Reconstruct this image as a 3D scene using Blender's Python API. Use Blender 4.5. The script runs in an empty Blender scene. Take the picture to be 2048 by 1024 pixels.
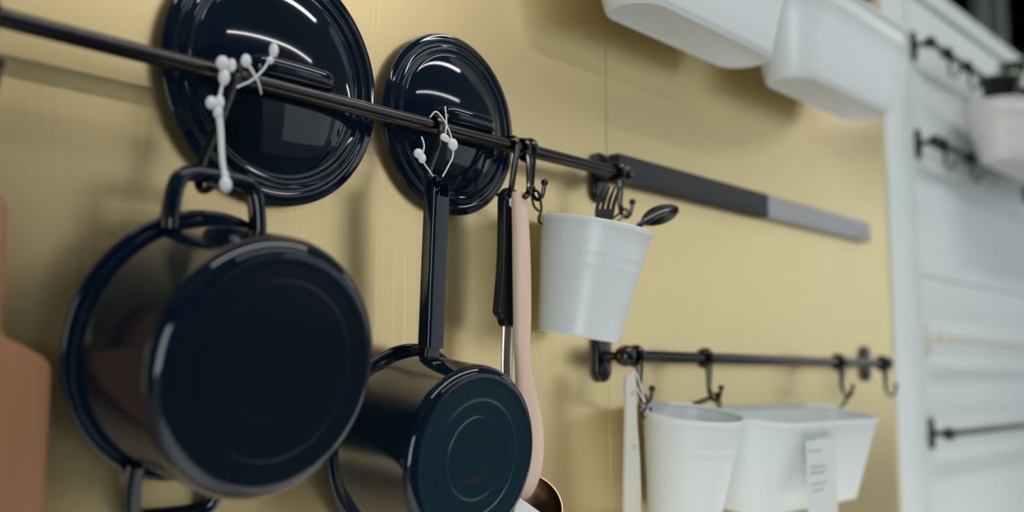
import bpy, bmesh, math, random
from mathutils import Vector, Matrix
random.seed(7)
PI = math.pi
S = bpy.context.scene
C = S.collection

# ------------------------------------------------------------------ camera
cam_d = bpy.data.cameras.new('camera')
cam = bpy.data.objects.new('camera', cam_d)
C.objects.link(cam)
S.camera = cam
cam.location = (0.0, -0.8, 1.45)
fwd = Vector((0.7469, 0.6545, 0.1173)).normalized()
rgt = fwd.cross(Vector((0, 0, 1))).normalized()
upv = rgt.cross(fwd)
cam.rotation_euler = Matrix((rgt, upv, -fwd)).transposed().to_euler()
cam_d.sensor_width = 36.0
cam_d.lens = 2100 / 2048 * 36.0
cam_d.clip_start = 0.02
cam_d.dof.use_dof = True
cam_d.dof.focus_distance = 1.07
cam_d.dof.aperture_fstop = 2.0

# ------------------------------------------------------------------ world, lights, exposure
W = bpy.data.worlds.new('world')
S.world = W
W.use_nodes = True
W.node_tree.nodes['Background'].inputs[0].default_value = (0.55, 0.62, 0.68, 1)
W.node_tree.nodes['Background'].inputs[1].default_value = 0.25

def area(name, loc, target, sx, sy, power, col=(1, 0.99, 0.97)):
    d = bpy.data.lights.new(name, 'AREA')
    d.shape = 'RECTANGLE'
    d.size, d.size_y, d.energy, d.color = sx, sy, power, col
    o = bpy.data.objects.new(name, d)
    C.objects.link(o)
    o.location = loc
    o.rotation_euler = (Vector(target) - Vector(loc)).to_track_quat('-Z', 'Y').to_euler()
    return o

# ceiling strip lamps of the shop and the window at its far end
area('ceiling_strip_lamp', (1.2, -1.1, 3.5), (1.2, -1.1, 0), 3.0, 0.18, 32)
area('ceiling_strip_lamp', (2.4, -3.2, 3.5), (2.4, -3.2, 0), 3.0, 0.10, 30)
area('side_window_daylight', (5.8, -4.58, 2.2), (5.8, 0, 2.2), 4.4, 2.5, 28, (0.93, 0.98, 1.0))
area('ceiling_strip_lamp', (7.2, -1.6, 3.5), (7.2, -1.6, 0), 2.4, 0.10, 25)
area('shop_front_daylight', (-2.95, -2.3, 1.20), (0, -1.6, 1.35), 3.0, 2.2, 131, (0.91, 0.98, 1.0))
area('window_daylight', (8.95, -3.3, 2.25), (0, -3.3, 2.25), 2.4, 2.4, 17, (0.85, 0.97, 1.0))
# fill spots, added to bounce more light up off the white worktop
for x in (0.35, 1.05, 1.75, 2.45):
    d = bpy.data.lights.new('worktop_fill_spot', 'SPOT')
    d.energy, d.spot_size, d.spot_blend, d.shadow_soft_size, d.color = 350, math.radians(17), 0.6, 0.04, (1, 0.98, 0.95)
    o = bpy.data.objects.new('worktop_fill_spot', d)
    C.objects.link(o)
    o.location = (x, -1.25, 3.45)
    o.rotation_euler = (Vector((x, -0.42, 0.9)) - Vector(o.location)).to_track_quat('-Z', 'Y').to_euler()

S.view_settings.view_transform = 'Standard'
S.view_settings.look = 'None'
S.view_settings.gamma = 1.0
S.view_settings.exposure = 0.0
S.view_settings.use_curve_mapping = False

# ------------------------------------------------------------------ materials
def mat(name, col, rough=0.5, metal=0.0, coat=0.0, noise=0.0, nscale=(20, 20, 20), bump=0.0, rvar=0.0, col2=None, spec=0.5):
    m = bpy.data.materials.new(name)
    m.use_nodes = True
    nt = m.node_tree
    b = nt.nodes['Principled BSDF']
    b.inputs['Base Color'].default_value = (*col, 1)
    b.inputs['Roughness'].default_value = rough
    b.inputs['Metallic'].default_value = metal
    b.inputs['Coat Weight'].default_value = coat
    b.inputs['Coat Roughness'].default_value = 0.03
    b.inputs['Specular IOR Level'].default_value = spec
    tc = nt.nodes.new('ShaderNodeTexCoord')
    mp = nt.nodes.new('ShaderNodeMapping')
    mp.inputs['Scale'].default_value = nscale
    nz = nt.nodes.new('ShaderNodeTexNoise')
    nz.inputs['Scale'].default_value = 1.0
    nz.inputs['Detail'].default_value = 4.0
    nt.links.new(tc.outputs['Object'], mp.inputs[0])
    nt.links.new(mp.outputs[0], nz.inputs['Vector'])
    if noise or col2:
        mx = nt.nodes.new('ShaderNodeMix')
        mx.data_type = 'RGBA'
        c2 = col2 or tuple(c * (1 - noise) for c in col)
        mx.inputs['A'].default_value = (*col, 1)
        mx.inputs['B'].default_value = (*c2, 1)
        nt.links.new(nz.outputs['Fac'], mx.inputs['Factor'])
        nt.links.new(mx.outputs['Result'], b.inputs['Base Color'])
    if rvar:
        mr = nt.nodes.new('ShaderNodeMapRange')
        mr.inputs['To Min'].default_value = max(0.0, rough - rvar)
        mr.inputs['To Max'].default_value = rough + rvar
        nt.links.new(nz.outputs['Fac'], mr.inputs['Value'])
        nt.links.new(mr.outputs[0], b.inputs['Roughness'])
    if bump:
        bp = nt.nodes.new('ShaderNodeBump')
        bp.inputs['Strength'].default_value = bump
        bp.inputs['Distance'].default_value = 0.001
        nt.links.new(nz.outputs['Fac'], bp.inputs['Height'])
        nt.links.new(bp.outputs[0], b.inputs['Normal'])
    return m

M = dict(
    brass=mat('brass_laminate', (0.78, 0.62, 0.33), 0.32, 0.9, noise=0.07, nscale=(260, 260, 5), bump=0.05, rvar=0.05),
    white_wall=mat('white_wall_paint', (0.71, 0.78, 0.785), 0.45, noise=0.05, nscale=(3, 3, 3)),
    white_metal=mat('white_lacquered_steel', (0.74, 0.80, 0.815), 0.32, noise=0.04, nscale=(12, 12, 12)),
    enamel=mat('navy_enamel', (0.0022, 0.0098, 0.0215), 0.06, spec=0.4, noise=0.35, nscale=(8, 8, 8)),
    enamel_matt=mat('navy_enamel_worn', (0.0006, 0.0068, 0.0150), 0.24, noise=0.4, nscale=(14, 14, 14), rvar=0.06, spec=0.28),
    enamel_pale=mat('worn_blue_enamel', (0.0050, 0.0225, 0.0370), 0.15, noise=0.3, nscale=(16, 16, 16), rvar=0.06, spec=0.4),
    black=mat('black_lacquered_steel', (0.004, 0.0045, 0.0055), 0.22, noise=0.3, nscale=(30, 30, 30)),
    black_plastic=mat('black_plastic', (0.006, 0.007, 0.009), 0.36, noise=0.3, nscale=(40, 40, 40)),
    strip_black=mat('magnet_strip_black', (0.012, 0.014, 0.018), 0.55, noise=0.3, nscale=(60, 60, 200)),
    strip_grey=mat('brushed_grey_steel', (0.42, 0.42, 0.44), 0.45, 0.3, noise=0.25, nscale=(60, 60, 60)),
    steel=mat('stainless_steel', (0.62, 0.63, 0.64), 0.22, 1.0, noise=0.15, nscale=(5, 5, 60)),
    brown_reflect_steel=mat('steel_brown_reflection', (0.36, 0.24, 0.16), 0.30, 1.0, noise=0.3, nscale=(25, 25, 25)),  # brown reflection of the brass wall is mixed into the base colour
    beech=mat('beech_wood', (0.86, 0.63, 0.50), 0.55, noise=0.16, nscale=(160, 160, 9), bump=0.1),
    board=mat('oiled_board_wood', (0.40, 0.20, 0.10), 0.5, nscale=(70, 70, 3), bump=0.1, col2=(0.27, 0.125, 0.06)),
    tie=mat('translucent_white_plastic', (0.78, 0.82, 0.84), 0.3, noise=0.05),
    cream=mat('cream_plastic', (0.66, 0.64, 0.56), 0.4, noise=0.12, nscale=(40, 40, 12)),
    paper=mat('white_paper', (0.70, 0.73, 0.74), 0.7, noise=0.05, nscale=(30, 30, 30)),
    ink=mat('grey_print', (0.42, 0.45, 0.48), 0.7),
    stamp=mat('dark_stamp_print', (0.006, 0.008, 0.010), 0.3),
    leaf=mat('green_leaf', (0.05, 0.11, 0.03), 0.45, noise=0.5, nscale=(60, 60, 60)),
    stem=mat('pale_stem', (0.35, 0.28, 0.14), 0.6),
    counter=mat('white_worktop', (0.86, 0.86, 0.84), 0.4, noise=0.02, nscale=(3, 3, 3)),
    floor=mat('dark_floor', (0.085, 0.09, 0.095), 0.5, noise=0.2, nscale=(2, 2, 2)),
    ceil=mat('dark_ceiling_paint', (0.28, 0.285, 0.28), 0.8, noise=0.2, nscale=(2, 2, 2)),
    dark=mat('dark_shop_wall', (0.085, 0.085, 0.08), 0.7, noise=0.3, nscale=(2, 2, 2)),
    pale=mat('pale_shop_wall', (0.62, 0.64, 0.64), 0.6, noise=0.1, nscale=(2, 2, 2)),
    grey=mat('grey_post_paint', (0.30, 0.32, 0.32), 0.6, noise=0.2),
    far=mat('far_dark_space', (0.002, 0.002, 0.003), 0.9, noise=0.2, spec=0.0),
    shaded_white=mat('shaded_white_steel', (0.66, 0.645, 0.655), 0.4, noise=0.04),  # white steel with the planter's pinkish shading put into the colour
)

# ------------------------------------------------------------------ mesh helpers
def mesh_obj(name, verts, faces, m, parent=None, off=(0, 0, 0), smooth=True, ang=35):
    me = bpy.data.meshes.new(name)
    o_ = Vector(off)
    me.from_pydata([tuple(Vector(v) - o_) for v in verts], [], faces)
    bm = bmesh.new()
    bm.from_mesh(me)
    bmesh.ops.remove_doubles(bm, verts=bm.verts, dist=1e-6)
    bmesh.ops.recalc_face_normals(bm, faces=bm.faces)
    bm.to_mesh(me)
    bm.free()
    if smooth:
        me.polygons.foreach_set('use_smooth', [True] * len(me.polygons))
        me.set_sharp_from_angle(angle=math.radians(ang))
    me.materials.append(M[m])
    o = bpy.data.objects.new(name, me)
    C.objects.link(o)
    if parent:
        o.parent = parent
    return o

def tag(o, label, cat, group=None):
    o['label'] = label
    o['category'] = cat
    if group:
        o['group'] = group
    return o

def thing(name, label, cat, loc=(0, 0, 0), rot=(0, 0, 0), group=None):
    o = bpy.data.objects.new(name, None)
    o.empty_display_size = 0.02
    C.objects.link(o)
    o.location = loc
    o.rotation_euler = rot
    return tag(o, label, cat, group)

def struct(o):
    o['kind'] = 'structure'
    return o

def copy_tree(o, parent=None):
    c = o.copy()
    C.objects.link(c)
    c.parent = parent
    for ch in list(o.children):
        copy_tree(ch, c)
    return c

def join(*parts):
    V, F = [], []
    for v, f in parts:
        n = len(V)
        V += list(v)
        F += [tuple(i + n for i in q) for q in f]
    return V, F

def loft(rings, close=False, cap0=False, cap1=False):
    n = len(rings[0])
    V = [p for r in rings for p in r]
    F = []
    k = len(rings)
    for i in range(k if close else k - 1):
        a, b = i * n, ((i + 1) % k) * n
        for j in range(n):
            F.append((a + j, a + (j + 1) % n, b + (j + 1) % n, b + j))
    if cap0:
        F.append(tuple(range(n))[::-1])
    if cap1:
        F.append(tuple((k - 1) * n + j for j in range(n)))
    return V, F

def lathe(prof, n=112, axis='y'):
    """profile of (radius, height); 'y': the height runs towards local -Y, 'z': towards +Z"""
    V, F = [], []
    for r, h in prof:
        for j in range(n):
            t = 2 * PI * j / n
            a, b = max(r, 1e-5) * math.cos(t), max(r, 1e-5) * math.sin(t)
            V.append((a, -h, b) if axis == 'y' else (a, b, h))
    for i in range(len(prof) - 1):
        for j in range(n):
            F.append((i * n + j, i * n + (j + 1) % n, (i + 1) * n + (j + 1) % n, (i + 1) * n + j))
    return V, F

def arc(cx, cy, r, a0, a1, k):
    return [(cx + r * math.cos(math.radians(a0 + (a1 - a0) * i / k)), cy + r * math.sin(math.radians(a0 + (a1 - a0) * i / k))) for i in range(k + 1)]

def crom(pts, k=6, closed=False):
    P = [Vector(p) for p in pts]
    n = len(P)
    out = []
    for i in range(n if closed else n - 1):
        if closed:
            p0, p1, p2, p3 = P[i - 1], P[i], P[(i + 1) % n], P[(i + 2) % n]
        else:
            p1, p2 = P[i], P[i + 1]
            p0 = P[i - 1] if i else p1 * 2 - p2
            p3 = P[i + 2] if i + 2 < n else p2 * 2 - p1
        for j in range(k):
            t = j / k
            out.append(0.5 * ((2 * p1) + (p2 - p0) * t + (2 * p0 - 5 * p1 + 4 * p2 - p3) * t * t + (3 * p1 - p0 - 3 * p2 + p3) * t ** 3))
    if not closed:
        out.append(P[-1])
    return out

def tube(path, rad, n=12, closed=False, wide=None, ref=(0, 0, 1)):
    """sweep along a path; rad: number or list; wide: (a, b) half axes of an oval section along (side, ref-ish)"""
    P = [Vector(p) for p in path]
    k = len(P)
    R = rad if isinstance(rad, (list, tuple)) else [rad] * k
    if len(R) != k:
        R = [R[0] + (R[-1] - R[0]) * i / (k - 1) for i in range(k)]
    rings = []
    nrm = None
    for i in range(k):
        if closed:
            t = (P[(i + 1) % k] - P[i - 1]).normalized()
        else:
            t = (P[min(i + 1, k - 1)] - P[max(i - 1, 0)]).normalized()
        if nrm is None:
            nrm = Vector(ref)
            if abs(nrm.dot(t)) > 0.95:
                nrm = Vector((1, 0, 0))
        nrm = (nrm - t * nrm.dot(t)).normalized()
        s = t.cross(nrm)
        a, b = wide if wide else (1, 1)
        rings.append([tuple(P[i] + s * (math.cos(2 * PI * j / n) * R[i] * a) + nrm * (math.sin(2 * PI * j / n) * R[i] * b)) for j in range(n)])
    return loft(rings, close=closed, cap0=not closed, cap1=not closed)

def ball(c, r, sx=1, sy=1, sz=1, n=16, m=10):
    V, F = [], []
    for i in range(m + 1):
        p = PI * i / m
        for j in range(n):
            t = 2 * PI * j / n
            V.append((c[0] + r * sx * math.sin(p) * math.cos(t), c[1] + r * sy * math.sin(p) * math.sin(t), c[2] + r * sz * math.cos(p)))
    for i in range(m):
        for j in range(n):
            F.append((i * n + j, i * n + (j + 1) % n, (i + 1) * n + (j + 1) % n, (i + 1) * n + j))
    return V, F

def box(x0, x1, y0, y1, z0, z1):
    V = [(x, y, z) for x in (x0, x1) for y in (y0, y1) for z in (z0, z1)]
    F = [(0, 1, 3, 2), (4, 6, 7, 5), (0, 4, 5, 1), (2, 3, 7, 6), (0, 2, 6, 4), (1, 5, 7, 3)]
    return V, F

def slab(outline, y0, y1, bev=0.003, seg=3):
    """outline in XZ extruded from y0 (front) to y1, both edges rounded"""
    n = len(outline)
    def inset(d):
        out = []
        for i in range(n):
            a, b, c = Vector(outline[i - 1]), Vector(outline[i]), Vector(outline[(i + 1) % n])
            t = (c - a).normalized()
            nr = Vector((-t.y, t.x))
            out.append(b + nr * d)
        return out
    # orientation: outline must be counter-clockwise in XZ so that nr points inwards
    ar = sum(outline[i - 1][0] * outline[i][1] - outline[i][0] * outline[i - 1][1] for i in range(n))
    if ar < 0:
        outline = outline[::-1]
    rings = []
    s = 1 if y1 > y0 else -1
    for i in range(seg + 1):
        a = PI / 2 * i / seg
        d, y = bev * (1 - math.sin(a)), y0 + s * bev * (1 - math.cos(a))
        rings.append([(p.x, y, p.y) for p in inset(d)])
    for i in range(seg + 1):
        a = PI / 2 * (1 - i / seg)
        d, y = bev * (1 - math.sin(a)), y1 - s * bev * (1 - math.cos(a))
        rings.append([(p.x, y, p.y) for p in inset(d)])
    return loft(rings, cap0=True, cap1=True)

def stadium(hl, hw, n=20, r=None):
    """oblong plan with round ends, in XY"""
    r = hw if r is None else r
    out = []
    for sx, sy, a0 in ((1, 1, 0), (-1, 1, 90), (-1, -1, 180), (1, -1, 270)):
        cx, cy = sx * (hl - r), sy * (hw - r)
        for i in range(n):
            a = math.radians(a0 + 90 * i / (n - 1))
            out.append((cx + r * math.cos(a), cy + r * math.sin(a)))
    return out

# ------------------------------------------------------------------ the setting
X_SEAM, X_EDGE = 1.102, 2.050
Z_TOP = 2.335

wb = struct(mesh_obj('wall_back', *box(-3.0, X_EDGE, 0.006, 0.10, 0.0, 3.6), 'dark', smooth=False))
for x0, x1 in ((-0.40, X_SEAM - 0.0006), (X_SEAM + 0.0006, X_EDGE)):
    mesh_obj('wall_panel', *slab([(x0, 0.0), (x1, 0.0), (x1, 3.2), (x0, 3.2)], 0.0, 0.0055, 0.0003, 1), 'brass', parent=wb, ang=20)
wr = struct(mesh_obj('wall_right', *box(X_EDGE + 0.001, 8.9, 0.006, 0.10, 0.0, Z_TOP), 'white_wall', smooth=False))
for x0, x1, z0, z1 in ((2.200, 2.955, 0.0, 1.667), (2.200, 2.955, 1.670, 2.283), (2.958, 8.9, 0.0, 2.283)):
    mesh_obj('wall_panel', *slab([(x0, z0), (x1, z0), (x1, z1), (x0, z1)], 0.0, 0.0055, 0.001, 1), 'white_wall', parent=wr, ang=20)
struct(mesh_obj('trim_1', *slab([(X_EDGE + 0.0015, 0), (2.199, 0), (2.199, 2.283), (X_EDGE + 0.0015, 2.283)], -0.006, 0.0055, 0.003, 2), 'white_wall'))
struct(mesh_obj('trim_2', *slab([(X_EDGE + 0.002, 2.284), (8.9, 2.284), (8.9, 2.33), (X_EDGE + 0.002, 2.33)], -0.009, 0.0055, 0.004, 3), 'white_wall'))
# unlit space over the white partition, its darkness put into a near-black sheet
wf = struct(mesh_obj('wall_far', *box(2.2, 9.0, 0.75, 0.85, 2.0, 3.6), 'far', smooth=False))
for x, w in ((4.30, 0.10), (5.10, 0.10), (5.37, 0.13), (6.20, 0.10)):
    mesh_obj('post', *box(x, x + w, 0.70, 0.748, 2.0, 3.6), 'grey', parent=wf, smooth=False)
struct(mesh_obj('floor', *box(-3.0, 9.0, -4.6, 0.10, -0.1, 0.0), 'floor', smooth=False))
struct(mesh_obj('ceiling', *box(-3.0, 9.0, -4.6, 0.85, 3.6, 3.7), 'ceil', smooth=False))
struct(mesh_obj('wall_front', *box(-3.0, 2.6, -4.7, -4.6, 0.0, 3.6), 'dark', smooth=False))
struct(mesh_obj('wall_opposite', *box(2.6, 9.0, -4.7, -4.6, 0.0, 3.6), 'pale', smooth=False))
wt = thing('worktop', 'white worktop along the wall below the picture', 'worktop', (1.0, -0.31, 0.86))
mesh_obj('slab', *slab([(-1.6, 0.0), (4.0, 0.0), (4.0, 0.04), (-1.6, 0.04)], -0.32, 0.30, 0.004, 2), 'counter', parent=wt, ang=30)
mesh_obj('carcass', *box(-1.55, 3.95, -0.27, 0.29, -0.86, -0.001), 'counter', parent=wt, smooth=False)
struct(mesh_obj('wall_left', *box(-3.1, -3.0, -4.6, 0.10, 0.0, 3.6), 'dark', smooth=False))
struct(mesh_obj('wall_end', *box(9.0, 9.1, -4.6, 0.85, 0.0, 3.6), 'pale', smooth=False))

# ------------------------------------------------------------------ rails
RY = -0.040          # rail axis distance from the wall
RR = 0.0076
def rail(label, x0, x1, z, brackets, m='black', ref=None):
    ox = (x0 + x1) / 2
    t = thing('hanging_rail', label, 'rail', (ox, 0, z))
    mesh_obj('rail_tube', *tube([(x0 - ox, RY, 0), (x1 - ox, RY, 0)], RR, 20), m, parent=t)
    for s, x in brackets:
        bx = x - ox
        b = mesh_obj('bracket', *join(
            tube([(bx, -0.004, 0), (bx, -0.014, 0), (bx, -0.024, 0), (bx, -0.031, 0)], [0.0085, 0.006, 0.005, 0.0075], 16),
            ball((bx + s * 0.001, RY, 0), 0.0135, n=20, m=14)), m, parent=t)
        fl = [(bx + p[0], p[1]) for p in [(a, c) for c, a in stadium(0.033, 0.0165, 10)]]
        mesh_obj('flange', *slab(fl, -0.008, -0.0003, 0.004, 3), m, parent=b)
    return t

rail('long black rail carrying the navy pans and both pan lids', 0.10, 1.079, 1.7098, ((1, 1.081), (-1, 0.105)))
rail('short black rail above the white buckets, low on the brass wall', 1.086, 1.915, 1.480, ((-1, 1.083), (1, 1.905)))
rail('uppermost black rail on the white wall, holding the planter', 2.225, 3.02, 2.1655, ((-1, 2.222), (1, 3.01)))
rail('black rail on the white wall just under the planter', 2.225, 3.02, 1.9505, ((-1, 2.222), (1, 3.01)))
rail('pale white rail on the white wall, the only one not black', 2.220, 3.02, 1.535, ((-1, 2.217), (1, 3.01)), 'cream')
rail('lowest black rail on the white wall, with nothing hanging', 2.225, 3.02, 1.3405, ((-1, 2.222), (1, 3.01)))

# ------------------------------------------------------------------ J hooks
def jhook_mesh():
    ring = [(0, 0.0113 * math.cos(2 * PI * i / 28), 0.0113 * math.sin(2 * PI * i / 28)) for i in range(28)]
    V1 = tube(ring, 0.0034, 10, closed=True, wide=(1.0, 1.5), ref=(1, 0, 0))
    p = crom([(0, -0.006, -0.0115), (0, -0.006, -0.024), (0, -0.0055, -0.042), (0, -0.008, -0.053), (0, -0.0145, -0.0585), (0, -0.021, -0.055), (0, -0.0245, -0.043)], 6)
    k = len(p)
    V2 = tube(p, [0.0052 - 0.0028 * min(1, i / (k * 0.45)) for i in range(k)], 10)
    V3 = ball((0, -0.0247, -0.0405), 0.0042)
    V4 = ball((0, -0.007, -0.0445), 0.0036)
    return join(V1, V2, V3, V4)
hk0 = mesh_obj('rail_hook', *jhook_mesh(), 'black')
def hook(x, z, label, group=None, first=[True]):
    o = hk0 if first[0] else hk0.copy()
    if not first[0]:
        C.objects.link(o)
    first[0] = False
    o.location = (x, RY, z)
    tag(o, label, 'hook', group or 'ring hooks on the rails')
    return o
hook(0.8944, 1.7098, 'black ring hook holding the left clip of the cutlery bucket')
hook(1.066, 1.7098, 'black ring hook beside the rail end, holding the cutlery bucket right clip')
hook(1.103, 1.480, 'black ring hook at the left end of the short rail')
hook(1.2713, 1.480, 'black ring hook above the gap between the two lower white containers')
hook(1.7017, 1.480, 'black ring hook holding the right end of the oblong white tub')
hook(1.888, 1.480, 'empty black ring hook at the right end of the short rail')
for x, lb in ((2.3205, 'black ring hook nearest the bracket of the uppermost white wall rail'), (2.4519, 'black ring hook second from the bracket of the uppermost white wall rail')):
    hook(x, 2.1655, lb)
hook(2.262, 1.9505, 'black ring hook next to the bracket on the rail under the planter')
hook(2.4362, 1.9505, 'black ring hook hanging midway on the rail under the planter')

# ------------------------------------------------------------------ flat S hooks that carry pans and utensils
def shook(label, xt, zt, low, xr=None):
    """from behind the rail over its top, then down to the points of low"""
    r = 0.0108
    top = [(xt + 0.001, RY + r * math.cos(a), zt + r * math.sin(a)) for a in [math.radians(d) for d in (-20, 15, 50, 90, 130, 165, 185)]]
    path = crom(top + list(low), 5)
    o = mesh_obj('flat_hook', *tube([Vector(p) - Vector((xt, RY, zt)) for p in path], 0.0021, 10, wide=(1.0, 2.1), ref=(1, 0, 0)), 'black')
    o.location = (xt, RY, zt)
    return tag(o, label, 'hook', 'flat hooks on the long rail')
shook('long slanting black hook carrying the big casserole', 0.500, 1.7098,
      [(0.497, -0.0508, 1.700), (0.486, -0.048, 1.665), (0.473, -0.0435, 1.627), (0.4705, -0.0445, 1.612), (0.4705, -0.0490, 1.6040), (0.4705, -0.0570, 1.6035), (0.4705, -0.0640, 1.6075)])
shook('slanting black hook through the eye of the saucepan handle', 0.7440, 1.7098,
      [(0.743, -0.0515, 1.700), (0.737, -0.0505, 1.680), (0.7285, -0.0490, 1.658), (0.7278, -0.0505, 1.6470), (0.7278, -0.0580, 1.6440), (0.7278, -0.0655, 1.6495)])
shook('black hook holding the black handled ladle', 0.8633, 1.7098,
      [(0.862, -0.0515, 1.700), (0.856, -0.053, 1.680), (0.849, -0.0545, 1.656), (0.848, -0.0515, 1.6475), (0.848, -0.044, 1.6465), (0.848, -0.037, 1.653)])
shook('black hook holding the pale wooden spoon', 0.883, 1.7098,
      [(0.882, -0.0515, 1.700), (0.874, -0.0590, 1.682), (0.861, -0.0705, 1.660), (0.858, -0.0720, 1.652), (0.8575, -0.0660, 1.6475), (0.8575, -0.0600, 1.6490), (0.8575, -0.0545, 1.6550)])

# ------------------------------------------------------------------ pan lids hanging by their handles
def pan_lid(label, c, R, dome):
    t = thing('pan_lid', label, 'lid', c, group='navy pan lids')
    k = R / 0.119
    prof = [(0, -0.001), (R * 0.86, -0.001), (R * 0.885, -0.006), (R * 0.915, -0.006), (R * 0.925, -0.0005)]
    prof += [(R * 0.985, -0.001)] + arc(R * 0.985, 0.0008, R * 0.015, -80, 90, 6)
    prof += [(R * 0.955, 0.0032), (R * 0.935, 0.0044), (R * 0.92, 0.0046), (R * 0.905, 0.0036), (R * 0.885, 0.0026), (R * 0.865, 0.0030),
             (R * 0.845, 0.0056), (R * 0.825, 0.0068), (R * 0.805, 0.0064), (R * 0.785, 0.0048), (R * 0.765, 0.0047)]
    r1, h1 = R * 0.745, 0.0056
    for i in range(1, 25):
        u = i / 24
        rr = r1 * math.cos(u * PI / 2)
        prof.append((rr, h1 + (dome - h1) * (1 - (rr / r1) ** 2.3) ** 0.85))
    mesh_obj('dome', *lathe(prof, 144), 'enamel', parent=t, ang=50)
    a, out = 0.031 * k + 0.006, 0.0415
    d0 = dome - 0.003
    zc = 1.7098 + RR + 0.0102 - c[2]
    path = crom([(-a * 1.12, -d0 + 0.002, zc), (-a * 1.1, -d0 - 0.007, zc), (-a * 0.98, -out + 0.012, zc), (-a * 0.72, -out + 0.0095, zc), (0, -out + 0.0085, zc),
                 (a * 0.72, -out + 0.0095, zc), (a * 0.98, -out + 0.012, zc), (a * 1.1, -d0 - 0.007, zc), (a * 1.12, -d0 + 0.002, zc)], 7)
    hd = mesh_obj('handle', *tube(path, 0.0055, 18, wide=(0.95, 1.65), ref=(0, 0, 1)), 'enamel', parent=t, ang=60)
    return t
lid_big = pan_lid('large navy enamel pan lid behind the rail, above the casserole', (0.5712, -0.0092, 1.7285), 0.1195, 0.0205)
lid_small = pan_lid('smaller navy enamel pan lid behind the rail, above the saucepan', (0.8015, -0.0092, 1.7273), 0.1000, 0.0205)

# ------------------------------------------------------------------ casserole
CAS = (0.4827, -0.027, 1.4782)
cas = thing('casserole', 'large navy enamel casserole hung bottom outwards by one loop handle', 'pot', CAS, (0.1885, 0, 0))
prof = [(0, 0.114), (0.086, 0.114), (0.0985, 0.103), (0.0995, 0.012), (0.1015, 0.002), (0.106, -0.0015)]
prof += arc(0.1098, 0.0012, 0.0032, -110, 110, 8)
prof += [(0.1065, 0.0030), (0.1045, 0.0050), (0.1035, 0.0085), (0.1030, 0.014), (0.1027, 0.05), (0.1022, 0.0985)]
prof += arc(0.0862, 0.1000, 0.0160, 4, 90, 14)
mesh_obj('body', *lathe(prof, 160), 'enamel', parent=cas, ang=50)
def flatbase(pts):
    """profile with a support point on each side of every corner, so that flats stay flat"""
    out = [pts[0]]
    for a, b in zip(pts[:-1], pts[1:]):
        for f in (0.06, 0.94):
            out.append((a[0] + (b[0] - a[0]) * f, a[1] + (b[1] - a[1]) * f))
        out.append(b)
    return out
bs = mesh_obj('base', *lathe(flatbase([(0.0863, 0.11598), (0.0850, 0.1160), (0.0815, 0.1157), (0.0805, 0.1157), (0.0700, 0.1157), (0.0680, 0.1160), (0.0660, 0.1160), (0.0400, 0.1160), (0.0380, 0.1158), (0.0, 0.1158)]), 120), 'enamel_matt', parent=cas, ang=80)
def loop_handle(sgn):
    z = sgn
    half = [(0.0415, -0.012, 0.094), (0.0410, -0.010, 0.106), (0.0385, -0.007, 0.124), (0.0335, -0.0045, 0.1360), (0.0235, -0.003, 0.1402)]
    pts = [(-x, y, zz * z) for x, y, zz in half] + [(0, -0.003, 0.1410 * z)] + [(x, y, zz * z) for x, y, zz in half[::-1]]
    pts = [(x - 0.003, y, zz) for x, y, zz in pts]
    return tube(crom(pts, 6), 0.0068, 18, wide=(1.0, 1.3), ref=(0, 1, 0))
for s in (1, -1):
    mesh_obj('loop_handle', *loop_handle(s), 'enamel', parent=cas, ang=60)

# ------------------------------------------------------------------ saucepan
SAU = (0.7278, -0.018, 1.3902)
sau = thing('saucepan', 'navy enamel saucepan with a long square handle, hung bottom outwards', 'saucepan', SAU, (0.1245, 0, 0))
prof = [(0, 0.101), (0.070, 0.101), (0.083, 0.09), (0.084, 0.012), (0.086, 0.002), (0.0905, -0.0015)]
prof += arc(0.0938, 0.0012, 0.0032, -110, 110, 8)
prof += [(0.0905, 0.0030), (0.0890, 0.0050), (0.0880, 0.0085), (0.0875, 0.014), (0.0872, 0.05), (0.0864, 0.0895)]
prof += arc(0.0754, 0.0910, 0.0110, 4, 90, 12)
mesh_obj('body', *lathe(prof, 160), 'enamel', parent=sau, ang=50)
prof = flatbase([(0.0756, 0.1020), (0.0735, 0.1019), (0.0705, 0.1014), (0.0690, 0.1014), (0.0560, 0.1014), (0.0535, 0.1018), (0.0520, 0.1018), (0.0400, 0.1018), (0.0380, 0.1013), (0.0360, 0.1013), (0.0350, 0.1013), (0, 0.1013)])
base = mesh_obj('base', *lathe(prof, 120), 'enamel_pale', parent=sau, ang=80)
# stamp on the base
def letter_mesh(ch, size):
    cu = bpy.data.curves.new('letter', 'FONT')
    cu.body = ch
    cu.size = size
    cu.align_x = 'CENTER'
    cu.extrude = 0.00008
    o = bpy.data.objects.new('letter', cu)
    C.objects.link(o)
    dg = bpy.context.evaluated_depsgraph_get()
    me = bpy.data.meshes.new_from_object(o.evaluated_get(dg))
    bpy.data.objects.remove(o)
    bpy.data.curves.remove(cu)
    me.materials.clear()
    me.materials.append(M['stamp'])
    return me
word = 'KOCKUMS'
for i, ch in enumerate(word):
    a = math.radians(62 - 124 * i / (len(word) - 1))
    o = bpy.data.objects.new('stamped_letter', letter_mesh(ch, 0.0095))
    C.objects.link(o)
    o.parent = base
    r = 0.0215
    o.matrix_local = Matrix.Translation((-r * math.sin(a), -0.1014, r * math.cos(a) - 0.002)) @ Matrix.Rotation(PI / 2, 4, 'X') @ Matrix.Rotation(a, 4, 'Z')
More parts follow.
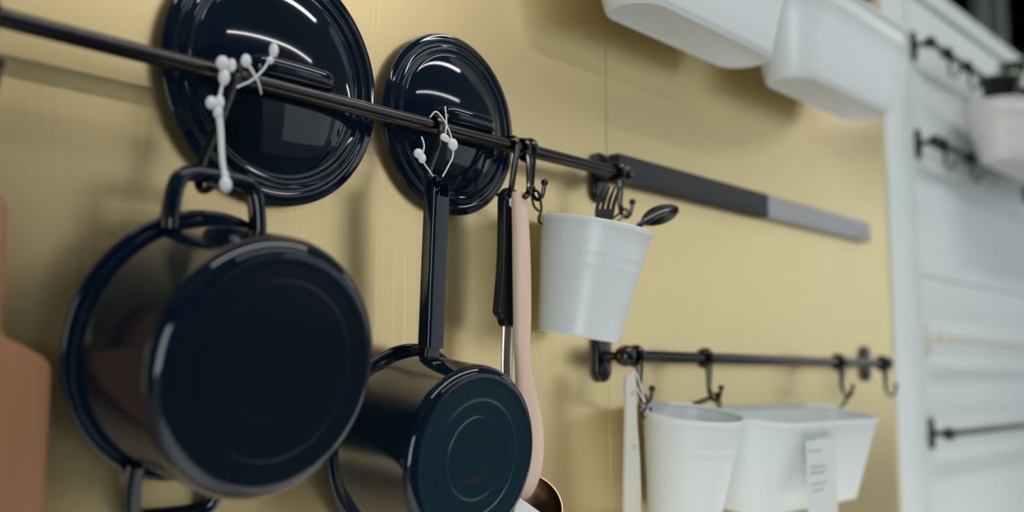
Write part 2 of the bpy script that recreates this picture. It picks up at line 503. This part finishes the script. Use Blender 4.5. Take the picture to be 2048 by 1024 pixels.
# emblem: an arched banner with dark corners
def flat(poly, h):
    n = len(poly)
    return [(x, -h, z) for x, z in poly] + [(x, -h + 0.0002, z) for x, z in poly], [tuple(range(n))] + [tuple(range(n, 2 * n))[::-1]] + [(i, (i + 1) % n, n + (i + 1) % n, n + i) for i in range(n)]
bn = [(-0.017, -0.026)] + [(-0.017 + 0.034 * i / 12, -0.0165 + 0.0045 * math.sin(PI * i / 12)) for i in range(13)] + [(0.017, -0.026)]
bn += [(0.017 - 0.034 * i / 12, -0.026 + 0.0012 * math.sin(PI * i / 12)) for i in range(1, 12)]
mesh_obj('stamped_emblem', *join(flat([(-0.013, -0.0235), (-0.013, -0.0185), (0.013, -0.0165), (0.014, -0.0225)], 0.1014),
                                flat([(-0.019, -0.0145), (-0.011, -0.0125), (-0.012, -0.0135), (-0.019, -0.0175)], 0.1014),
                                flat([(0.008, -0.0108), (0.0175, -0.010), (0.0175, -0.0155), (0.0130, -0.0120)], 0.1014),
                                flat([(-0.019, -0.0275), (-0.019, -0.0255), (-0.0115, -0.0247), (-0.011, -0.0262)], 0.1014)), 'stamp', parent=base, smooth=False)
# long hollow handle
def rrect(w, d, r, n=6):
    out = []
    for sx, sy, a0 in ((1, 1, 0), (-1, 1, 90), (-1, -1, 180), (1, -1, 270)):
        for i in range(n + 1):
            a = math.radians(a0 + 90 * i / n)
            out.append((sx * (w - r) + r * math.cos(a), sy * (d - r) + r * math.sin(a)))
    return out
HY, HW, HD = -0.0265, 0.0118, 0.0085
def lean(vf):
    return [(x, y + (z - 0.09) * 0.08, z) for x, y, z in vf[0]], vf[1]
def handle_shell():
    o_out, o_in = rrect(HW, HD, 0.0042), rrect(HW - 0.0013, HD - 0.0013, 0.003)
    rings_o, rings_i = [], []
    z0, z1 = 0.0955, 0.268
    steps = 26
    def ztop(x, y):          # the mouth is cut obliquely: low at the front plate, high at the back
        u = (HY_ := (y + HD) / (2 * HD))
        zt = 0.2455 + 0.0225 * (1 - (1 - u) ** 2) ** 0.5 if u > 0 else 0.2455
        if u > 0.6:
            zt = min(zt, 0.256 + math.sqrt(max(0.0, HW ** 2 * 1.05 - x * x)) * 1.0)
        return zt
    for i in range(steps + 1):
        f = i / steps
        rings_o.append([(x, HY + y, z0 + (ztop(x, y) - z0) * f) for x, y in o_out])
        rings_i.append([(x, HY + y, z0 + (ztop(x * HW / (HW - 0.0013), y * HD / (HD - 0.0013)) - z0) * f) for x, y in o_in])
    return loft(rings_o + rings_i[::-1], close=True)
hnd = mesh_obj('handle', *lean(handle_shell()), 'enamel', parent=sau, ang=40)
ey = [(0.0072 * math.cos(2 * PI * i / 24), HY + 0.004, 0.2585 + 0.0072 * math.sin(2 * PI * i / 24)) for i in range(24)]
mesh_obj('eye', *lean(tube(ey, 0.0021, 10, closed=True)), 'enamel', parent=hnd)
mesh_obj('handle_root', *loft([[(x * a, HY + 0.002 + y * b, z) for x, y in rrect(0.0104, 0.0060, 0.003)] for z, a, b in ((0.080, 1.05, 1.3), (0.0865, 1.0, 1.0), (0.100, 0.97, 0.95))], cap0=True, cap1=True), 'black', parent=hnd)

# ------------------------------------------------------------------ wooden board at the left edge
BX = 0.2985
out = []
bw, hw_ = 0.0685, 0.0297
out += [(BX - bw, 1.155), (BX + bw, 1.155)]
out += [(BX + bw, 1.30), (BX + bw, 1.44)] + [(BX + bw - 0.016 + p[0], 1.4545 + p[1]) for p in arc(0, 0, 0.016, 0, 75, 6)]
out += [(BX + hw_ + 0.012, 1.4775), (BX + hw_ + 0.004, 1.4805), (BX + hw_ - 0.0005, 1.487), (BX + hw_, 1.497), (BX + hw_, 1.565)]
out += [(BX + hw_ - 0.016 + p[0], 1.5715 + p[1]) for p in arc(0, 0, 0.016, 10, 80, 5)]
out = out + [(2 * BX - x, z) for x, z in out[::-1][:-2]]
bo = thing('paddle_board', 'brown wooden paddle cutting board at the left edge of the photo', 'cutting board', (BX, -0.015, 1.155))
mesh_obj('plank', *slab(out, -0.024, -0.006, 0.004, 3), 'board', parent=bo, off=(BX, -0.015, 1.155), ang=40)
mesh_obj('cord_loop', *tube(crom([(BX, -0.026, 1.572), (BX - 0.004, -0.034, 1.60), (BX - 0.003, -0.0545, 1.650), (BX, -0.0545, 1.6545), (BX + 0.003, -0.0545, 1.650), (BX + 0.004, -0.030, 1.60), (BX, -0.004, 1.575)], 6, closed=True), 0.0012, 8, closed=True), 'black', parent=bo, off=(BX, -0.015, 1.155))
hook(BX, 1.7098, 'black ring hook above the wooden board, at the left edge')

# ------------------------------------------------------------------ ladle with black handle
LX, LY = 0.8565, -0.043
la = thing('ladle', 'steel ladle with a black plastic handle hanging beside the wooden spoon', 'ladle', (LX, LY, 1.30))
L0 = (LX, LY, 1.30)
ol = [(0.8480, 1.5075), (0.8675, 1.5075), (0.8705, 1.52), (0.8715, 1.56), (0.8705, 1.61), (0.8690, 1.645), (0.8660, 1.6555), (0.8600, 1.6605), (0.8525, 1.6600), (0.8465, 1.6545), (0.8440, 1.645), (0.8435, 1.61), (0.8415, 1.57), (0.8375, 1.535), (0.8360, 1.524), (0.8380, 1.5195), (0.8435, 1.5150)]
ol = [tuple(p) for p in crom([(x, z, 0) for x, z in ol], 3, closed=True)]
ol = [(p[0], p[1]) for p in ol]
gr = mesh_obj('grip', *slab(ol, LY - 0.0075, LY + 0.0055, 0.0035, 4), 'black_plastic', parent=la, off=L0, ang=50)
ey = [(0.8565 + 0.0045 * math.cos(2 * PI * i / 18), LY - 0.0076, 1.6475 + 0.0065 * math.sin(2 * PI * i / 18)) for i in range(18)]
mesh_obj('eyelet', *tube(ey, 0.0009, 8, closed=True), 'tie', parent=gr, off=L0)
mesh_obj('stem', *tube(crom([(0.8568, LY - 0.001, 1.512), (0.8545, LY - 0.001, 1.475), (0.852, LY - 0.002, 1.43), (0.852, LY + 0.004, 1.39), (0.854, LY + 0.012, 1.36), (0.8575, LY + 0.019, 1.338)], 5),
                       [0.0090, 0.0085, 0.0078, 0.0070, 0.0065, 0.0065], 14, wide=(1.0, 0.42), ref=(0, 1, 0)), 'steel', parent=la, off=L0)
def bowl():
    R, th = 0.043, 0.0012
    prof = [(R * math.sin(PI / 2 * i / 14), -R * 0.78 * math.cos(PI / 2 * i / 14)) for i in range(15)]
    prof += [((R - th) * math.sin(PI / 2 * i / 14), -(R * 0.78 - th) * math.cos(PI / 2 * i / 14)) for i in range(14, -1, -1)]
    return lathe(prof, 56, 'z')
bl = mesh_obj('bowl', *bowl(), 'brown_reflect_steel', parent=la)
nb = Vector((-0.55, -0.60, 0.58)).normalized()
bl.location = Vector((0.868, -0.055, 1.315)) - Vector(L0)
bl.rotation_euler = nb.to_track_quat('Z', 'Y').to_euler()
bl['label'] = 'steel ladle bowl with a brown reflection in its colour'

# ------------------------------------------------------------------ wooden spoon
def wooden():
    ys = -0.0605
    rows = [(1.6540, 0.8705, 0.0060, 0.0040), (1.6525, 0.8705, 0.0088, 0.0052), (1.646, 0.8710, 0.0098, 0.0060), (1.61, 0.8735, 0.0110, 0.0068), (1.56, 0.8750, 0.0118, 0.0070), (1.52, 0.8755, 0.0116, 0.0068),
            (1.49, 0.8750, 0.0108, 0.0064), (1.47, 0.8765, 0.0108, 0.0060), (1.45, 0.8795, 0.0130, 0.0056), (1.43, 0.8820, 0.0175, 0.0052), (1.41, 0.8840, 0.0225, 0.0050), (1.39, 0.8845, 0.0255, 0.0050),
            (1.37, 0.8840, 0.0258, 0.0048), (1.352, 0.8825, 0.0235, 0.0045), (1.338, 0.8805, 0.0185, 0.0040), (1.329, 0.8790, 0.0120, 0.0034), (1.3245, 0.8785, 0.0050, 0.0022)]
    rows = [(z, x - 0.0150, w, d) for z, x, w, d in rows]
    P = crom([(z, x, w) for z, x, w, d in rows], 4)
    D = crom([(z, d, 0) for z, x, w, d in rows], 4)
    rings = []
    for p, d in zip(P, D):
        rings.append([(p.y + p.z * math.copysign(abs(math.cos(a)) ** 0.8, math.cos(a)), ys + d.y * math.copysign(abs(math.sin(a)) ** 0.7, math.sin(a)), p.x) for a in [2 * PI * j / 28 for j in range(28)]])
    return loft(rings, cap0=True, cap1=True)
ws = mesh_obj('wooden_spoon', *wooden(), 'beech', off=(0.861, -0.0605, 1.3245), ang=60)
ws.location = (0.861, -0.0605, 1.3245)
tag(ws, 'pale beech wooden spoon hanging between the ladle and the cutlery bucket', 'spoon')

# paper tag at the bottom edge
PT = (0.83, -0.088, 1.268)
pt = thing('paper_tag', 'white paper tag hanging from the ladle, cut by the bottom edge', 'tag', PT)
q = [(0.822, 1.3325), (0.875, 1.304), (0.858, 1.268), (0.805, 1.297)]
mesh_obj('card', *slab(q, -0.0885, -0.0878, 0.0002, 1), 'paper', parent=pt, off=PT, ang=20)
mesh_obj('string', *tube(crom([(0.826, -0.0882, 1.327), (0.832, -0.083, 1.329), (0.845, -0.06, 1.338), (0.8505, -0.046, 1.350)], 5), 0.0006, 6), 'tie', parent=pt, off=PT)

# ------------------------------------------------------------------ buckets
def bucket_body(r1, r2, h, th=0.0012):
    prof = [(0, -h + 0.003), (r2 * 0.93, -h + 0.003), (r2, -h + 0.0005), (r2 + 0.0006, -h + 0.002)]
    for f in (0.03, 0.2, 0.4, 0.60, 0.625, 0.635, 0.645, 0.67, 0.70, 0.725, 0.735, 0.745, 0.77, 0.9, 0.985):
        rb = 0.0006 if f in (0.635, 0.735) else (0.0003 if f in (0.625, 0.645, 0.725, 0.745) else 0)
        prof.append((r2 + (r1 - r2) * f + rb, -h + h * f))
    prof += [(r1 - th, -h * 0.015), (r2 - th, -h + 0.006), (0, -h + 0.006)]
    return lathe(prof, 96, 'z')
def bucket_rim(r1):
    rim = [(r1 + 0.0004 + 0.0026 * math.cos(2 * PI * i / 14), 0.0026 * math.sin(2 * PI * i / 14)) for i in range(15)]
    return lathe(rim, 96, 'z')
def clip_path(top, mid, foot, gap):
    """wire link: a narrow loop over the hook valley, then one wire down and round the rim"""
    t, f = Vector(top), Vector(foot)
    d = Vector((0.66, -0.75, 0)) * gap
    return crom([f + Vector((0.008, -0.006, 0.010)), f + Vector((0.007, -0.006, 0.0005)), f + Vector((0.0015, -0.002, -0.0042)), f + Vector((-0.002, 0, 0.001)), f * 0.55 + t * 0.45 + d, t + d * 0.9 + Vector((0, 0, 0.001)), t + Vector((0, 0, 0.0045)), t - d * 0.9, f * 0.45 + t * 0.55 - d, f * 0.72 + t * 0.28 + Vector((0, 0, 0.002))], 6)
def bucket(label, c, rot, hooks, r1=0.0650, r2=0.0475, h=0.130):
    t = thing('bucket', label, 'bucket', c, rot, 'white hanging buckets')
    b = mesh_obj('body', *bucket_body(r1, r2, h), 'white_metal', parent=t, ang=60)
    mesh_obj('rim', *bucket_rim(r1), 'white_metal', parent=t, ang=60)
    Mi = (Matrix.Translation(c) @ Matrix.Rotation(rot[2], 4, 'Z') @ Matrix.Rotation(rot[1], 4, 'Y') @ Matrix.Rotation(rot[0], 4, 'X')).inverted()
    for hx, hz, s in hooks:
        top = Mi @ Vector((hx, RY - 0.0115, hz - 0.0525))
        foot = Vector((s * 0.0525, 0.0425, -0.004))
        mesh_obj('wire_clip', *tube(clip_path(top, None, foot, 0.0042), 0.0016, 8), 'black', parent=t)
    return t
B1 = (0.977, -0.0745, 1.6275)
bucket('white bucket with black cutlery hanging from the long rail', B1, (0.15, 0.085, 0), ((0.8944, 1.7098, -1), (1.066, 1.7098, 1)))
B2 = (1.187, -0.0715, 1.4065)
bucket('round white bucket hanging from the left half of the short rail', B2, (0.163, -0.055, 0), ((1.103, 1.480, -1), (1.2713, 1.480, 1)))

# oblong tub on the short rail
T3 = (1.487, -0.0705, 1.3985)
tub = thing('oblong_tub', 'long oval white tub beside the round bucket on the short rail', 'tub', T3, (0.16, 0.0, 0), 'white hanging tubs')
def oblong(hl1, hw1, hl0, hw0, h, th=0.0013, rr=None):
    rings = []
    for f in (0, 0.02, 0.25, 0.5, 0.75, 0.985):
        rings.append([(x, y, -h + h * f) for x, y in stadium(hl0 + (hl1 - hl0) * f, hw0 + (hw1 - hw0) * f)])
    for f in (0.985, 0.5, 0.03):
        rings.append([(x, y, -h + h * f) for x, y in stadium(hl0 + (hl1 - hl0) * f - th, hw0 + (hw1 - hw0) * f - th)])
    return loft(rings, cap0=True, cap1=True)
def oblong_rim(hl, hw, r=0.0028):
    return tube([(x, y, 0) for x, y in stadium(hl, hw)], r, 10, closed=True)
mesh_obj('body', *oblong(0.195, 0.064, 0.178, 0.046, 0.128), 'white_metal', parent=tub, ang=60)
mesh_obj('rim', *oblong_rim(0.195, 0.064), 'white_metal', parent=tub, ang=60)
for hx, s in ((1.2713, -1), (1.7017, 1)):
    top = Matrix.Rotation(-0.16, 3, 'X') @ (Vector((hx, RY - 0.0185, 1.480 - 0.0515)) - Vector(T3))
    foot = Vector((s * 0.193, 0.020, -0.003))
    mesh_obj('wire_clip', *tube(crom([foot + Vector((0, -0.004, 0.003)), foot + Vector((0, -0.001, -0.006)), foot + Vector((0, 0.004, 0.001)), foot * 0.5 + top * 0.5 + Vector((-0.004, 0, 0)), top + Vector((-0.003, 0, 0.001)), top + Vector((0, 0, 0.0045)), top + Vector((0.003, 0, 0.001)), foot * 0.5 + top * 0.5 + Vector((0.004, 0, 0)), foot + Vector((0.003, 0.004, 0.003))], 6), 0.0016, 8), 'black', parent=tub)
# price card in front of the tub
PC = (1.418, -0.1375, 1.262)
pc = thing('price_card', 'pale grey printed card hanging in front of the oblong tub', 'card', PC)
mesh_obj('sheet', *slab([(-0.0475, 0.0), (0.0475, 0.0), (0.0475, 0.105), (-0.0475, 0.105)], -0.0004, 0.0004, 0.0001, 1), 'paper', parent=pc, ang=20)
for z, x0, x1, hgt in ((0.088, -0.043, 0.0, 0.0035), (0.066, -0.038, 0.012, 0.004), (0.058, -0.038, 0.010, 0.004), (0.043, -0.038, 0.012, 0.003), (0.034, -0.034, 0.004, 0.003)):
    mesh_obj('print_line', *box(x0, x1, -0.00065, -0.0004, z, z + hgt), 'ink', parent=pc, smooth=False)
mesh_obj('tape', *box(-0.012, 0.012, -0.0003, 0.0060, 0.1045, 0.1055), 'tie', parent=pc, smooth=False)

# ------------------------------------------------------------------ cutlery in the bucket
FK = (0.974, -0.088, 1.56)
fk = thing('fork', 'black fork standing tines up in the white bucket', 'fork', FK, (0, 0, -0.80), 'black cutlery in the bucket')
def fork_head():
    parts = []
    # local: x across, z up, curve towards -y/+x at the tips
    w = 0.0115
    def bend(x, z):
        u = max(0.0, z - 0.080)
        return (x + 0.10 * u + 6.0 * u * u, -0.004 - 2.5 * u * u, z)
    sl = []
    for i in range(9):
        z = 0.066 + 0.020 * i / 8
        ww = w * (0.55 + 0.45 * math.sin(PI / 2 * i / 8))
        sl.append([bend(-ww, z), bend(0, z), bend(ww, z)])
    rings = []
    for a in sl:
        rings.append([(p[0], p[1] - 0.0011, p[2]) for p in a] + [(p[0], p[1] + 0.0011, p[2]) for p in a[::-1]])
    parts.append(loft(rings, cap0=True, cap1=True))
    for k in range(4):
        x0 = -w + 0.0023 + k * (2 * w - 0.0046) / 3
        path = [bend(x0, 0.0855 + 0.0265 * i / 8) for i in range(9)]
        parts.append(tube(path, [0.0023, 0.0022, 0.0022, 0.0021, 0.002, 0.0018, 0.0016, 0.0013, 0.0008], 10, wide=(1.0, 0.6), ref=(0, 1, 0)))
    return join(*parts)
o = mesh_obj('head', *fork_head(), 'black_plastic', parent=fk, ang=50)
mesh_obj('grip', *tube(crom([(0.0, -0.003, 0.068), (-0.001, 0.0, 0.05), (-0.004, 0.006, 0.0), (-0.006, 0.010, -0.045)], 5), [0.0060, 0.0035, 0.0040, 0.0055], 12, wide=(1, 0.5), ref=(0, 1, 0)), 'black_plastic', parent=fk)
SP = (0.960, -0.070, 1.52)
sp = thing('table_spoon', 'black spoon leaning right out of the white bucket', 'spoon', SP, (0, 0, 0), 'black cutlery in the bucket')
def spoon_head():
    a, b = Vector((0.068, -0.036, 0.1155)), Vector((0.126, -0.048, 0.1400))
    d = (b - a).normalized()
    side = d.cross(Vector((0.35, -0.7, 0.62))).normalized()
    nr = side.cross(d)
    rings = []
    k = 16
    for i in range(k + 1):
        u = i / k
        w = 0.0018 + 0.0110 * (math.sin(PI * min(1, u * 0.97 + 0.03)) ** 0.62)
        if i == k:
            w = 0.001
        cpt = a + d * ((b - a).length * u)
        dep = 0.0065 * math.sin(PI * u)
        ring = []
        for j in range(9):
            s = -1 + 2 * j / 8
            ring.append(tuple(cpt + side * (w * s) + nr * (dep * (1 - s * s) * 1.0)))
        for j in range(8, -1, -1):
            s = -1 + 2 * j / 8
            ring.append(tuple(cpt + side * (w * s * 0.94) + nr * (dep * (1 - s * s) - 0.0014)))
        rings.append(ring)
    return loft(rings, cap0=True, cap1=True)
mesh_obj('bowl', *spoon_head(), 'black', parent=sp, ang=60)
mesh_obj('grip', *tube(crom([(0.070, -0.0362, 0.1165), (0.058, -0.032, 0.1050), (0.042, -0.016, 0.060), (0.022, 0.006, 0.008)], 5), [0.0036, 0.003, 0.0032, 0.005], 12, wide=(1, 0.6), ref=(0, 1, 0)), 'black_plastic', parent=sp)

# ------------------------------------------------------------------ cream strap on the lower rail
ST = (1.0655, -0.0570, 1.22)
st = thing('plastic_turner', 'cream plastic turner handle hanging left of the round bucket', 'utensil', ST)
ol = [(-0.012, 0.0), (0.014, 0.0), (0.0165, 0.03), (0.0185, 0.09), (0.0165, 0.14), (0.0125, 0.18), (0.0120, 0.225), (0.0105, 0.233), (0.006, 0.2365), (-0.0015, 0.2365), (-0.007, 0.233), (-0.0095, 0.225), (-0.0105, 0.18), (-0.013, 0.14), (-0.0155, 0.09), (-0.0145, 0.03)]
ol = [(p[0], p[1]) for p in crom([(x, z, 0) for x, z in ol], 3, closed=True)]
hd = mesh_obj('handle', *slab(ol, -0.003, 0.003, 0.002, 3), 'cream', parent=st, ang=50)
for z, w in ((0.214, 0.0042), (0.150, 0.0045)):
    ey = [(0.002 + w * math.cos(2 * PI * i / 16), -0.0031, z + 0.0022 * math.sin(2 * PI * i / 16)) for i in range(16)]
    mesh_obj('moulded_ring', *tube(ey, 0.0007, 6, closed=True), 'ink', parent=hd)
mesh_obj('hanging_loop', *tube(crom([(0.0, 0.0, 0.228), (0.012, -0.001, 0.24), (0.036, 0.002, 0.2045), (0.0365, 0.0022, 0.2015), (0.014, 0.003, 0.226)], 5, closed=True), 0.0009, 8, closed=True), 'tie', parent=st)

# ------------------------------------------------------------------ magnetic knife rack
KR = (1.515, 0.0, 1.7265)
kr = thing('knife_rack', 'long flat magnetic knife rack, half black half grey, on the brass wall', 'knife rack', KR)
mesh_obj('black_section', *slab([(-0.408, -0.0185), (0.0, -0.0185), (0.0, 0.0185), (-0.408, 0.0185)], -0.017, -0.0006, 0.0015, 2), 'strip_black', parent=kr, ang=30)
g = mesh_obj('grey_section', *slab([(0.0005, -0.0185), (0.408, -0.0185), (0.408, 0.0185), (0.0005, 0.0185)], -0.015, -0.0006, 0.0015, 2), 'strip_grey', parent=kr, ang=30)
g['label'] = 'bare grey half of the rack'

# ------------------------------------------------------------------ hanging planters at the top
def planter(label, c, hl1, hl0, hw1, hw0, h, rot=(0, 0, 0), m='white_metal'):
    t = thing('hanging_planter', label, 'planter', c, rot, 'white hanging planters')
    rings = []
    b0 = 0.006
    rings.append([(x, y, -h + 0.001) for x, y in stadium(hl0 - b0, hw0 - b0)])
    rings.append([(x, y, -h) for x, y in stadium(hl0 - b0 * 0.8, hw0 - b0 * 0.8)])
    rings.append([(x, y, -h + b0 * 0.3) for x, y in stadium(hl0 - b0 * 0.2, hw0 - b0 * 0.2)])
    for f in (0.05, 0.3, 0.6, 0.8, 0.815, 0.825, 0.84, 0.985):
        e = 0.0012 if f in (0.815, 0.825) else 0
        rings.append([(x, y, -h + h * f) for x, y in stadium(hl0 + (hl1 - hl0) * f + e, hw0 + (hw1 - hw0) * f + e)])
    for f in (0.985, 0.5, 0.04):
        rings.append([(x, y, -h + h * f) for x, y in stadium(hl0 + (hl1 - hl0) * f - 0.0014, hw0 + (hw1 - hw0) * f - 0.0014)])
    mesh_obj('body', *loft(rings, cap0=True, cap1=True), m, parent=t, ang=50)
    mesh_obj('rim', *oblong_rim(hl1, hw1, 0.003), m, parent=t, ang=60)
    return t
planter('white planter cut by the top edge, directly over the knife rack', (1.195, -0.0790, 2.050), 0.203, 0.172, 0.0750, 0.0430, 0.142)
planter('white planter beside the white wall, its rim end in view', (1.622, -0.0790, 2.050), 0.210, 0.176, 0.0750, 0.0410, 0.142)
planter('white planter hanging on the white wall, pinkish shading in its colour', (2.670, -0.1050, 2.060), 0.300, 0.270, 0.0780, 0.0400, 0.130, m='shaded_white')

def leaf(a, b, w, up):
    a, b, up = Vector(a), Vector(b), Vector(up)
    d = (b - a).normalized()
    s = d.cross(up).normalized()
    n = s.cross(d)
    rings = []
    for i in range(9):
        u = i / 8
        ww = w * math.sin(PI * min(0.98, u * 0.95 + 0.03)) ** 0.8
        c = a.lerp(b, u) + n * (0.18 * (b - a).length * math.sin(PI * u))
        rings.append([tuple(c - s * ww), tuple(c + n * (-0.15 * ww)), tuple(c + s * ww), tuple(c + n * (-0.15 * ww - 0.0006))])
    return loft(rings, cap0=True, cap1=True)
def plant(label, c, n, hgt, spread, w, stems=True):
    t = thing('leafy_plant', label, 'plant', c, group='plants in the planters')
    mesh_obj('nursery_pot', *lathe([(0, -0.10), (0.028, -0.10), (0.040, -0.012), (0.043, -0.010), (0.043, 0.0), (0.040, 0.0), (0.038, -0.015), (0, -0.015)], 32, 'z'), 'black_plastic', parent=t, ang=50)
    for i in range(n):
        a = 2 * PI * i / n + random.uniform(-0.3, 0.3)
        h = hgt * random.uniform(0.6, 1.0)
        p0 = (0.012 * math.cos(a), 0.012 * math.sin(a), -0.016)
        sp_ = spread * random.uniform(0.6, 1.0)
        p1 = (sp_ * 0.5 * math.cos(a), sp_ * 0.5 * math.sin(a), h * 0.7)
        p2 = (sp_ * math.cos(a), sp_ * math.sin(a), h)
        lf = mesh_obj('leaf', *leaf(p1, p2, w, (0, 0, 1)), 'leaf', parent=t, ang=70)
        mesh_obj('stem', *tube(crom([p0, (p1[0] * 0.5, p1[1] * 0.5, h * 0.45), p1], 4), 0.0011, 6), 'stem', parent=lf)
    return t
plant('dark green plant in the planter beside the white wall, at the top edge', (1.692, -0.090, 2.060), 22, 0.062, 0.056, 0.016)
plant('green plant in a black pot in the white wall planter, at the right edge', (2.585, -0.108, 2.122), 12, 0.09, 0.052, 0.013)
po = plant('empty black plant pot standing in the white wall planter', (2.470, -0.105, 2.128), 0, 0, 0, 0)
po.name = 'plant_pot'
po['category'] = 'pot'
po['group'] = 'black pots in the planters'

# ------------------------------------------------------------------ security ties and strings
def tie_thing(label, loc):
    return thing('plastic_tie', label, 'tie', loc, group='white plastic security ties')
def blob(parent, off, c, r, s=(1, 1, 1), name='knot'):
    V, F = ball(c, r, *s, n=12, m=8)
    return mesh_obj(name, V, F, 'tie', parent=parent, off=off, ang=80)
O = (0.479, -0.058, 1.675)
t = tie_thing('white plastic tie joining the casserole handle to its hook', O)
for c, r, s in (((0.4805, -0.0580, 1.7125), 0.0062, (0.9, 0.9, 1.0)), ((0.4895, -0.0580, 1.7125), 0.0050, (0.7, 0.8, 1.2)), ((0.4832, -0.0570, 1.7015), 0.0060, (0.8, 0.8, 1.3)),
                ((0.4718, -0.0570, 1.6770), 0.0052, (0.9, 0.8, 1.1)), ((0.4795, -0.0570, 1.6785), 0.0052, (0.8, 0.8, 1.3)), ((0.4785, -0.0570, 1.6700), 0.0050, (0.8, 0.8, 1.1)),
                ((0.4820, -0.0640, 1.6165), 0.0042, (0.9, 0.9, 1.3)), ((0.4818, -0.0665, 1.6085), 0.0060, (0.95, 0.7, 1.2))):
    blob(t, O, c, r, s)
mesh_obj('strap', *tube(crom([(0.479, -0.057, 1.670), (0.481, -0.058, 1.655), (0.4815, -0.060, 1.635), (0.4820, -0.0635, 1.617)], 6), [0.0028, 0.0024], 10), 'tie', parent=t, off=O)
mesh_obj('string', *tube(crom([(0.4805, -0.057, 1.712), (0.483, -0.0565, 1.70), (0.481, -0.0565, 1.690), (0.479, -0.057, 1.678)], 6), 0.0014, 8), 'tie', parent=t, off=O)
O = (0.515, -0.060, 1.708)
t = tie_thing('two crossed white ties at the big lid handle', O)
for c, r, s in (((0.5030, -0.0585, 1.7195), 0.0052, (0.9, 0.8, 1.15)), ((0.5310, -0.0585, 1.7355), 0.0055, (0.75, 0.8, 1.25)), ((0.5275, -0.0585, 1.7255), 0.0036, (1, 0.8, 0.9))):
    blob(t, O, c, r, s)
mesh_obj('string', *tube(crom([(0.5035, -0.0585, 1.7185), (0.5105, -0.0580, 1.7115), (0.519, -0.0550, 1.7040), (0.524, -0.0520, 1.6960)], 6), [0.0017, 0.0006], 8), 'tie', parent=t, off=O)
mesh_obj('string', *tube(crom([(0.5300, -0.0585, 1.7330), (0.523, -0.0575, 1.7185), (0.512, -0.0560, 1.7055), (0.4985, -0.0530, 1.6965)], 6), [0.0012, 0.0009], 8), 'tie', parent=t, off=O)
O = (0.735, -0.064, 1.69)
t = tie_thing('white string ties with three knots at the saucepan handle eye', O)
for c, r, s in (((0.7025, -0.0620, 1.6715), 0.0052, (1.1, 0.8, 0.95)), ((0.7075, -0.0620, 1.6675), 0.0048, (0.9, 0.8, 1.1)), ((0.7355, -0.0640, 1.6935), 0.0042, (1.1, 0.8, 0.9)), ((0.7390, -0.0640, 1.6925), 0.0038, (1.0, 0.8, 1.0)),
                ((0.7490, -0.0640, 1.6880), 0.0056, (0.95, 0.8, 1.15)), ((0.7450, -0.0650, 1.6885), 0.0045, (0.8, 0.8, 1.3))):
    blob(t, O, c, r, s)
for pts in ([(0.7235, -0.0560, 1.7130), (0.728, -0.0600, 1.7190), (0.736, -0.0620, 1.7130), (0.744, -0.0630, 1.7020), (0.7485, -0.0640, 1.690)],
            [(0.741, -0.0600, 1.7270), (0.741, -0.0620, 1.7120), (0.7395, -0.0630, 1.7020), (0.7370, -0.0640, 1.6935)],
            [(0.7485, -0.0640, 1.6860), (0.7465, -0.0660, 1.6750), (0.7380, -0.0670, 1.6620), (0.7320, -0.0660, 1.6520)],
            [(0.7070, -0.0620, 1.6660), (0.7110, -0.0630, 1.6610), (0.7165, -0.0625, 1.6570), (0.7225, -0.0620, 1.6520)],
            [(0.7080, -0.0620, 1.6720), (0.7110, -0.0610, 1.6800), (0.7105, -0.0600, 1.6860), (0.709, -0.0590, 1.6900)]):
    mesh_obj('string', *tube(crom(pts, 6), 0.00085, 8), 'tie', parent=t, off=O)
O = (0.852, -0.0525, 1.646)
t = tie_thing('small white tie end in the eyelet of the black ladle grip', O)
blob(t, O, (0.8525, -0.0525, 1.6465), 0.0045, (0.9, 0.6, 1.3))
blob(t, O, (0.8520, -0.0525, 1.6415), 0.0035, (0.9, 0.6, 1.1), 'tie_tail')
